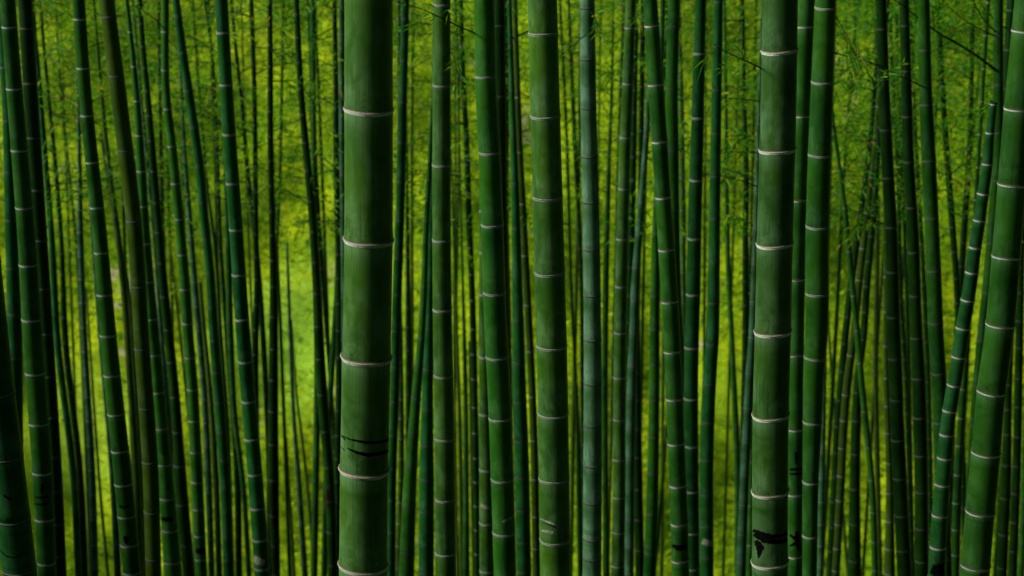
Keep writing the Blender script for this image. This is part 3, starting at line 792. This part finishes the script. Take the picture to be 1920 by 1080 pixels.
c('GG', 'smooth dark culm between the greyish blue culm and the bright white ringed one', 'F', 'green', [(250, 1236, 9), (400, 1231, 14), (540, 1228, 18), (700, 1227, 20), (900, 1224, 22), (1080, 1218, 24)], None)
c('GG2', 'thin dark stalk leaning across to the smooth dark culm low down', 'F', 'dark', [(700, 1254, 4), (820, 1249, 5), (900, 1243, 6), (960, 1237, 8), (1080, 1226, 9)], None, dist=27, y_top=640)
c('FF', 'leaning culm with the brightest white ringed joints, right of centre', 'W', 'green', [(0, 1219, 27), (180, 1231, 30), (270, 1237, 30), (370, 1243, 30), (470, 1250, 31), (570, 1256, 32), (662, 1261, 32), (835, 1268, 32), (987, 1274, 33), (1080, 1276, 33)], [-55, 49, 160, 267, 372, 470, 568, 662, 751, 835, 914, 986, 1055], tilt=0.04)
c('HH2', 'thin dark stem between the white ringed leaner and its right neighbour at the top', 'F', 'dark', [(0, 1251, 7), (100, 1247, 7), (200, 1243, 7), (400, 1238, 7), (1080, 1226, 8)], None)
c('HH', 'smooth culm passing behind the white ringed leaning one', 'F', 'green', [(0, 1264, 23), (180, 1259.5, 24), (270, 1261, 23), (400, 1263, 22), (540, 1267, 20), (700, 1276, 18), (900, 1288, 18), (1080, 1296, 18)], [51, 168, 283, 395, 500, 600, 690, 780, 865, 945, 1020])
c('JJ', 'slim green culm with pale specks just right of the white ringed leaner', 'L', 'olive', [(0, 1272, 9), (150, 1276, 10), (400, 1280, 12), (540, 1281, 11), (700, 1283, 11), (1080, 1290, 11)], [30, 90, 150, 212, 273, 333, 394, 452, 511, 568, 625, 680, 735, 788, 840, 890, 940, 990, 1040])
c('II', 'blue green upright culm right of the white ringed leaner, faint pinkish joints', 'P', 'teal', [(0, 1314, 20), (180, 1309, 23), (270, 1307, 24), (400, 1303, 26), (540, 1300, 27), (700, 1296, 27), (900, 1297, 26), (1080, 1299, 26)], [-15, 102, 223, 340, 450, 555, 655, 751, 840, 925, 1003, 1070])
c('KK', 'dark smooth upright culm left of the grassy gap, whitish patch near its foot', 'F', 'teal', [(0, 1347, 17), (180, 1343.5, 19), (270, 1342, 20), (400, 1340, 21), (540, 1338, 23), (630, 1336, 25), (700, 1331, 26), (820, 1326, 26), (1080, 1325, 26)], [5, 88, 170, 251, 332, 412, 492, 570, 648, 722, 795, 865, 930, 990, 1048])
c('LL', 'slim culm crossing the grassy gap towards the thick right culm', 'F', 'green', [(0, 1358, 6), (200, 1361, 7), (400, 1363, 9), (540, 1367, 10), (630, 1372, 10), (700, 1375, 11), (820, 1381, 12), (1080, 1383, 12)], None)
c('MM', 'thin black upright culm in front of the leaves left of the thick right culm', 'F', 'dark', [(0, 1393, 6), (180, 1395, 8), (330, 1399, 11), (450, 1398, 12), (630, 1398, 13), (820, 1394, 13), (1080, 1390, 13)], None)
c('MM2', 'hair thin stem beside the thin black upright culm', 'F', 'dark', [(0, 1418, 4), (290, 1412, 5), (450, 1408, 6), (700, 1402, 6), (1080, 1396, 7)], None)
c('NN2', 'pale dotted slim culm peeping out at the left foot of the thick right culm', 'L', 'green', [(400, 1421, 8), (700, 1412, 11), (800, 1410, 13), (900, 1408, 14), (1080, 1406, 15)], [500, 570, 640, 722, 800, 866, 949, 1023], dist=17.5)
c('NN', 'greyish blue leaning culm left of the thick right culm', 'D', 'slate', [(200, 1424, 8), (450, 1417, 12), (540, 1414, 14), (630, 1411, 15), (700, 1406, 16), (820, 1400, 17), (900, 1396, 17), (1080, 1389, 19)], [300, 365, 430, 497, 568, 636, 703, 768, 832, 893, 950, 1005, 1058], dist=14)
c('OO', 'second thickest culm, right of centre, white ragged joints and a black ink smear low down', 'B', 'frost', [(0, 1463, 66), (180, 1460, 67), (450, 1453, 67.5), (630, 1449, 67.5), (790, 1445, 67.5), (900, 1444, 67), (1080, 1443.5, 67)], [-85, 100, 287, 465, 631, 789, 933, 1066], tilt=0.06)
c('PP', 'dark culm close behind the right of the second thickest one, ink figures on its foot', 'W', 'green', [(0, 1511, 34), (180, 1503, 34), (450, 1494, 34), (630, 1491, 34), (900, 1490, 32), (1080, 1489, 31)], [-100, 51, 219, 377, 526, 668, 808, 930, 1046], tilt=0.03, dist=9.4)
c('QQ', 'tall culm right of the thick pair with white dusted joints, narrowing downwards', 'P', 'green', [(0, 1548, 39), (180, 1541, 42), (270, 1537.5, 43), (450, 1532.5, 44), (630, 1530.5, 43), (680, 1527, 40), (800, 1523, 35), (900, 1520, 30), (1080, 1518, 27)], [18, 158, 295, 430, 556, 676, 797, 909, 1010], tilt=-0.03, dist=8.6)
c('RR', 'slim grey dotted culm close right of the dusted culm near the bottom', 'L', 'slate', [(560, 1550, 6), (700, 1545, 10), (900, 1541, 13), (1080, 1538, 12)], [640, 695, 749, 800, 849, 897, 942, 984, 1024, 1064], dist=18)
c('SS', 'hair thin stalk curving right of the dusted culm', 'F', 'moss', [(450, 1547, 4), (600, 1553, 5), (700, 1559, 6), (780, 1565, 7), (1080, 1590, 7)], None)
# --- right part
c('TT', 'slim culm leaning right and crossing in front of the slanted dark cluster', 'L', 'green', [(100, 1553, 5), (230, 1562, 7), (300, 1572, 8), (400, 1585, 10), (540, 1599, 11), (630, 1608, 12), (700, 1614, 12), (770, 1621, 12), (900, 1634, 12), (1080, 1641, 12)], [180, 250, 320, 390, 472, 555, 620, 681, 772, 840, 901, 962, 1017, 1071], dist=15.5, y_top=60)
c('UU1', 'leftmost of the dark culms slanting down to the left at right of centre', 'F', 'dark', [(160, 1640, 8), (270, 1631, 10), (400, 1614, 12), (540, 1595, 14), (630, 1585, 14), (700, 1579, 15), (800, 1570, 14), (900, 1565, 14), (1080, 1556, 15)], None, dist=18.5)
c('UU2', 'pale dotted middle one of the slanting dark culms', 'L', 'moss', [(160, 1649, 8), (270, 1641, 10), (400, 1626, 13), (540, 1610, 14), (630, 1601, 15), (700, 1591, 16), (800, 1582, 16), (900, 1577, 16), (1080, 1567, 15)], [200, 268, 333, 400, 467, 526, 595, 668, 742, 790, 842, 894, 940, 985, 1030, 1072], dist=17.5)
c('UU3', 'right one of the slanting dark culms, broad at its foot', 'F', 'dark', [(200, 1652, 8), (400, 1638, 12), (540, 1625, 14), (630, 1619, 14), (700, 1610, 15), (800, 1605, 19), (900, 1603, 20), (1080, 1602, 26)], None, dist=16.5)
c('UU4', 'thin dark upright stem crossing behind the slanting cluster', 'F', 'moss', [(0, 1640, 4), (300, 1645, 7), (450, 1645, 9), (700, 1642, 10), (900, 1646, 10), (1080, 1650, 10)], None)
c('VV2', 'thin dark stem behind the first dark upright culm of the right part', 'F', 'dark', [(0, 1668, 7), (200, 1676, 8), (300, 1683, 9), (540, 1688, 10), (700, 1698, 9), (850, 1703, 9), (1080, 1710, 9)], None)
c('VV3', 'second thin stem between two bluish culms at upper right', 'F', 'dark', [(0, 1681, 7), (150, 1684, 8), (300, 1690, 7), (540, 1700, 8), (700, 1704, 8), (1080, 1712, 8)], None)
c('VV4', 'short jointed pale dotted culm low behind the first dark upright culm', 'L', 'moss', [(450, 1660, 8), (750, 1663, 12), (900, 1668, 14), (1080, 1668, 21)], [520, 585, 650, 710, 762, 813, 870, 926, 979, 1031, 1078], dist=16)
c('VV', 'first dark upright culm right of the slanting cluster, reaching top to bottom', 'F', 'dark', [(0, 1652, 20), (180, 1658, 21), (270, 1662, 23), (450, 1671.5, 23), (630, 1676, 25), (700, 1679, 26), (800, 1682.5, 26), (900, 1687, 26), (1080, 1696, 27)], [55, 150, 245, 335, 428, 512, 597, 675, 752, 828, 900, 970, 1035])
c('XX', 'dull bluish upright culm with faint pale joints in the right part', 'F', 'dark', [(0, 1695, 18), (180, 1700, 20), (270, 1702, 21), (450, 1712, 22), (630, 1718.5, 23), (700, 1722, 25), (800, 1725, 26), (900, 1727, 25), (1080, 1728, 25)], [49, 134, 220, 305, 391, 475, 557, 636, 712, 786, 857, 925, 994, 1056])
c('XX2', 'thin black stem between the dull bluish culm and its wider right neighbour', 'F', 'dark', [(0, 1705, 7), (300, 1719, 8), (450, 1728, 9), (630, 1737, 10), (780, 1742, 10), (1080, 1746, 9)], None)
c('YY', 'wider dark green culm in the right part behind hanging leaf sprays', 'F', 'green', [(0, 1732, 22), (180, 1736, 24), (270, 1740, 27), (400, 1746, 27), (540, 1752, 28), (630, 1755, 29), (700, 1760, 28), (800, 1763, 27), (1080, 1772, 26)], [95, 198, 303, 411, 511, 608, 703, 795, 885, 970, 1050], dist=10.8)
c('AAA', 'thin black culm leaning right among the leaves at upper right', 'F', 'dark', [(0, 1758, 9), (180, 1768, 11), (270, 1774, 12), (400, 1784, 13), (540, 1794, 12), (630, 1797, 12), (1080, 1812, 12)], None)
c('BBB', 'thin culm leaning left through the leaves at upper right', 'F', 'dark', [(0, 1824, 8), (180, 1821, 9), (270, 1818, 10), (400, 1810, 12), (540, 1800, 12), (630, 1794, 12), (1080, 1775, 12)], None)
c('ZZc', 'black culm in the upper right corner beside the big leaning one', 'F', 'dark', [(0, 1897, 18), (180, 1886, 19), (300, 1878, 19), (500, 1862, 18), (1080, 1818, 18)], None, dist=15)
c('ZZb', 'dark culm running behind the closely jointed leaning one', 'F', 'green', [(0, 1872, 18), (180, 1872, 19), (270, 1872, 19), (400, 1863, 19), (540, 1851, 19), (630, 1841, 18), (720, 1832, 17), (800, 1826, 16), (900, 1820, 15), (1080, 1812, 13)], [70, 160, 250, 340, 458, 550, 640, 725, 800, 870, 935, 995, 1050], dist=13)
c('CCC', 'short jointed pale ringed culm low behind the closely jointed leaning one', 'L', 'green', [(500, 1822, 8), (630, 1813, 10), (700, 1808, 11), (785, 1802, 13), (892, 1796, 16), (943, 1794, 17), (1080, 1791, 16)], [560, 620, 676, 731, 785, 837, 892, 945, 995, 1042], dist=14.5)
c('ZZ', 'leaning culm with closely stacked white joints near the right edge', 'W', 'teal', [(196, 1862, 15), (250, 1856, 17), (310, 1851, 20), (365, 1843, 22), (415, 1836, 23), (466, 1828, 23.5), (513, 1822, 25), (565, 1814, 26), (618, 1805, 26.5), (672, 1797, 26), (725, 1788, 26), (773, 1780, 26), (862, 1771, 28), (970, 1762, 30), (1080, 1756, 31)], [196, 250, 309, 365, 415, 466, 513, 565, 618, 672, 725, 773, 818, 862, 912, 970, 1030], dist=9.8, y_top=190)
c('EEE1', 'dark culm emerging right below the big leaning culm at the right edge', 'F', 'dark', [(500, 1902, 10), (740, 1891, 13), (900, 1886, 20), (1080, 1878, 20)], None)
c('EEE2', 'smooth dark culm near the lower right edge of the frame', 'F', 'dark', [(300, 1920, 12), (540, 1913, 14), (700, 1910, 16), (850, 1907, 16), (1080, 1898, 18)], None)
c('EEE3', 'last thin culm at the lower right edge of the frame', 'F', 'green', [(500, 1932, 10), (740, 1926, 11), (1000, 1917, 12), (1080, 1914, 12)], None)
c('DDD', 'big green culm leaning out at the right edge with slanted white joints', 'W', 'green', [(0, 1928, 50), (205, 1909, 52), (450, 1889, 53), (630, 1873, 53.5), (740, 1858, 53), (855, 1848, 53.5), (966, 1837, 53.5), (1080, 1827, 55)], [-90, 61, 208, 350, 486, 615, 742, 857, 968, 1070], tilt=-0.03)

# faint stalks deep in the grove
for x5 in (133, 236, 322, 350, 408, 470, 523, 612, 773, 856, 905, 1080, 1123, 1206, 1245, 1321, 1372, 1572, 1652, 1690, 1742, 1806, 1822, 1905):
    sl = (960 - x5) / 15000 + random.uniform(-.02, .02)
    w_ = random.uniform(4.5, 8)
    a_ = random.uniform(-4, 4)
    c('far%d' % x5, 'thin blurred dark stalk deep in the grove, behind the larger culms', 'F', random.choice(['dark', 'dark', 'moss']),
      [(0, x5 - 540 * sl + a_, w_ * .75), (300, x5 - 240 * sl - a_ * .6, w_ * .9), (600, x5 + 60 * sl, w_), (1080, x5 + 540 * sl, w_ * 1.15)], None, group='far thin stalks')

# ------------------------------------------------------------------ ink strokes, scratches and stains seen on the stems
mark('R', [[(642, 818, 1.5), (660, 825, 3), (688, 829, 5.5), (710, 829, 5), (727, 824, 4), (730, 820, 4)],
           [(654, 841, 2), (672, 849, 6), (694, 852.5, 8), (715, 849, 6), (729, 844, 5.5)],
           [(640, 817, 1), (650, 826, 3)], [(640, 838, 1), (648, 846, 2.5)]])
mark('OO', [[(1411, 993, 6), (1425, 1001, 9), (1444, 1006, 8), (1462, 1005, 7), (1475, 1000, 6)],
            [(1412, 1000, 8), (1430, 1012, 12), (1450, 1016, 9), (1474, 1014, 8)],
            [(1415, 1012, 6), (1422, 1025, 14), (1421, 1036, 8), (1419, 1046, 2)]])
mark('PP', [[(1478, 880, 2), (1483, 880, 5), (1503, 879, 5)], [(1478, 888, 2), (1490, 889, 5), (1503, 888, 5)], [(1490, 848, 5), (1491, 858, 6), (1490, 870, 3)],
            [(1479, 1002, 3), (1486, 1008, 6), (1494, 1012, 8)], [(1492, 996, 6), (1493, 1010, 13), (1495, 1022, 12), (1500, 1036, 5), (1501, 1042, 2)], [(1478, 1024, 2), (1486, 1020, 6), (1500, 1018, 7)]])
mark('A2', [[(66, 933, 2), (80, 933, 4), (95, 932, 4)], [(65, 945, 2), (80, 946, 4), (95, 944, 4)], [(84, 908, 5), (84, 918, 6), (83, 925, 3)]])
mark('E2', [[(302, 972, 5), (312, 974, 9), (326, 973, 8)]])
mark('D', [[(226, 948, 3), (236, 952, 5), (246, 949, 4)], [(237, 1005, 7), (241, 1012, 11), (240, 1020, 5)]])
mark('H', [[(368, 1032, 8), (378, 1034, 14), (387, 1032, 9)]])
mark('FF', [[(1260, 1022, 5), (1272, 1028, 12), (1288, 1025, 9)]])
mark('ZZ', [[(1744, 1066, 18), (1756, 1070, 26), (1769, 1068, 22)]])
mark('A0', [[(4, 1030, 2), (20, 1042, 2.5), (36, 1046, 2), (58, 1036, 1.5)], [(16, 928, 4), (30, 938, 5)]])
mark('BB', [[(1012, 972, 2), (1020, 977, 4.5), (1032, 980, 5), (1039, 984, 4)], [(1014, 994, 2), (1024, 996, 5), (1037, 999, 5)]], SCRATCH, 'scratch', 1.003)
mark('BB', [[(1014, 974, 1), (1024, 981, 2.2), (1036, 986, 3), (1043, 990, 2)]], INK, 'scratch', 1.007)
mark('X', [[(942, 979, 4), (950, 975, 4), (958, 972, 3.5), (962, 968, 3)]], SCRATCH, 'scratch', 1.003)
mark('X2', [[(901, 946, 6), (910, 951, 8), (918, 953, 6)]], SCRATCH, 'scratch', 1.003)
mark('CC', [[(1095, 1050, 5), (1108, 1053, 6), (1120, 1052, 4)]], SCRATCH, 'scratch', 1.003)
mark('KK', [[(1316, 1014, 10), (1326, 1018, 12), (1336, 1020, 10)]], SCRATCH, 'scratch', 1.003)
mark('L', [[(476, 1046, 12), (486, 1052, 14), (498, 1056, 12)]], SCRATCH, 'scratch', 1.003)
mark('N', [[(514, 905, 6), (515, 930, 8), (514, 950, 6)], [(516, 955, 9), (516, 975, 10), (516, 990, 8)]], RUST, 'rust_stain', 1.01)
mark('P', [[(615, 918, 6), (616, 940, 7), (616, 955, 4)]], RUST, 'rust_stain', 1.01)

# ------------------------------------------------------------------ branches seen clearly
B = branch
B('ZZb', [(1868, 133), (1845, 113), (1800, 84), (1757, 62), (1705, 20), (1672, -5)], 3.0, 40, 1.0)
B('ZZb', [(1870, 62), (1850, 45), (1832, 18), (1822, -10)], 1.8, 24, .3)
B('ZZc', [(1885, 52), (1862, 34), (1840, 10), (1830, -12)], 1.6, 24, .3)
B('ZZb', [(1868, 68), (1850, 62), (1808, 38), (1780, 15), (1762, -10)], 1.6, 30, .8)
B('YY', [(1736, 165), (1720, 158), (1693, 145), (1650, 126), (1620, 116), (1600, 100)], 1.6, 34, .6)
B('AAA', [(1770, 88), (1790, 93), (1805, 98), (1825, 112)], 1.5, 34, .5)
B('BBB', [(1820, 150), (1800, 135), (1785, 128), (1770, 128)], 1.5, 30, .5)
B('VV', [(1660, 128), (1640, 118), (1620, 116), (1600, 100), (1590, 80)], 1.4, 30, .6)
B('QQ', [(1560, 98), (1580, 103), (1604, 110), (1630, 122), (1645, 140)], 1.4, 26, .3)
B('QQ', [(1566, 30), (1585, 60), (1600, 95), (1615, 130)], 1.0, 20, .3)
B('X', [(890, 62), (868, 53), (845, 42), (812, 26), (790, 16), (765, 9), (735, 0)], 1.6, 26, .9)
B('AA', [(967, 78), (960, 68), (948, 60), (940, 52)], 2.4, 14, .3)
B('CC', [(1104, 62), (1095, 68), (1080, 80), (1060, 97), (1046, 113)], 1.2, 8, .5)
B('CC', [(1106, 20), (1114, 30), (1120, 50), (1124, 70)], 1.0, 26, .6)
B('OO', [(1430, 130), (1412, 120), (1396, 114), (1372, 102), (1350, 92), (1338, 84)], 1.4, 20, .3)
B('M2', [(477, 88), (500, 90), (525, 99), (560, 112), (590, 124), (625, 144)], 1.3, 22, .2)
B('Q', [(628, 50), (600, 65), (570, 80), (540, 98), (505, 115), (484, 132)], 1.3, 26, .3)
B('Q', [(628, 22), (615, 14), (600, 4), (590, -6)], 1.4, 10, .2)
B('I', [(352, 66), (370, 74), (390, 86), (410, 98)], 1.2, 18, .2)
B('M1', [(448, 30), (470, 14), (490, 0)], 1.0, 10, .2)
B('H', [(314, 60), (290, 35), (262, 16), (245, 10)], 1.2, 26, .3)
B('N', [(508, 250), (530, 236), (560, 226), (600, 205)], 1.1, 24, .4)
B('P', [(560, 150), (585, 190), (605, 230), (622, 262)], 1.1, 20, .3)
B('V', [(844, 96), (852, 108), (858, 135), (866, 160)], 1.0, 16, .4)
B('Y2', [(951, 95), (955, 90), (962, 100), (968, 108)], 1.2, 30, .6)
B('LL', [(1360, 72), (1366, 60), (1385, 48), (1398, 36)], 1.0, 24, .5)
B('DD3', [(1192, 108), (1200, 100), (1212, 104), (1222, 100)], 1.0, 20, .3)
B('DD', [(1175, 34), (1190, 30), (1198, 34), (1206, 42)], 0.9, 28, .6)
B('UU1', [(1630, 270), (1600, 300), (1580, 330), (1568, 350)], 1.2, 16, .3)
B('ZZ', [(1862, 190), (1852, 200), (1845, 205)], 1.0, 10, .2)
# and many fine ones on the thin stems of the upper half
thin = [k for k, v in CULMS.items() if v['w'] < 14.5 and k not in ('O', 'O2', 'O3', 'B3', 'K0', 'W4', 'GG2')]
for k in thin:
    v = CULMS[k]
    nb = 6 if v['w'] < 10 else 5
    for q in range(nb if not k.startswith('far') else 2):
        ys = [y for y in v['ny'] if -40 < y < 470 and y > v['cv'].y[0] - 60]
        if not ys:
            continue
        y0 = random.choice(ys) * random.uniform(.75, 1)
        x0 = v['cv'].at(y0)[0]
        sd_ = random.choice((-1, 1)); ln = random.uniform(45, 130)
        rise = random.uniform(-.1, .75)
        B(k, [(x0, y0), (x0 + sd_ * ln * .3, y0 - ln * rise * .35), (x0 + sd_ * ln * .65, y0 - ln * rise * .6), (x0 + sd_ * ln, y0 - ln * rise * .6 + 4)],
          random.uniform(1.0, 1.6), random.randint(34, 56), random.uniform(-1.2, 1.5), leaf=0.10)
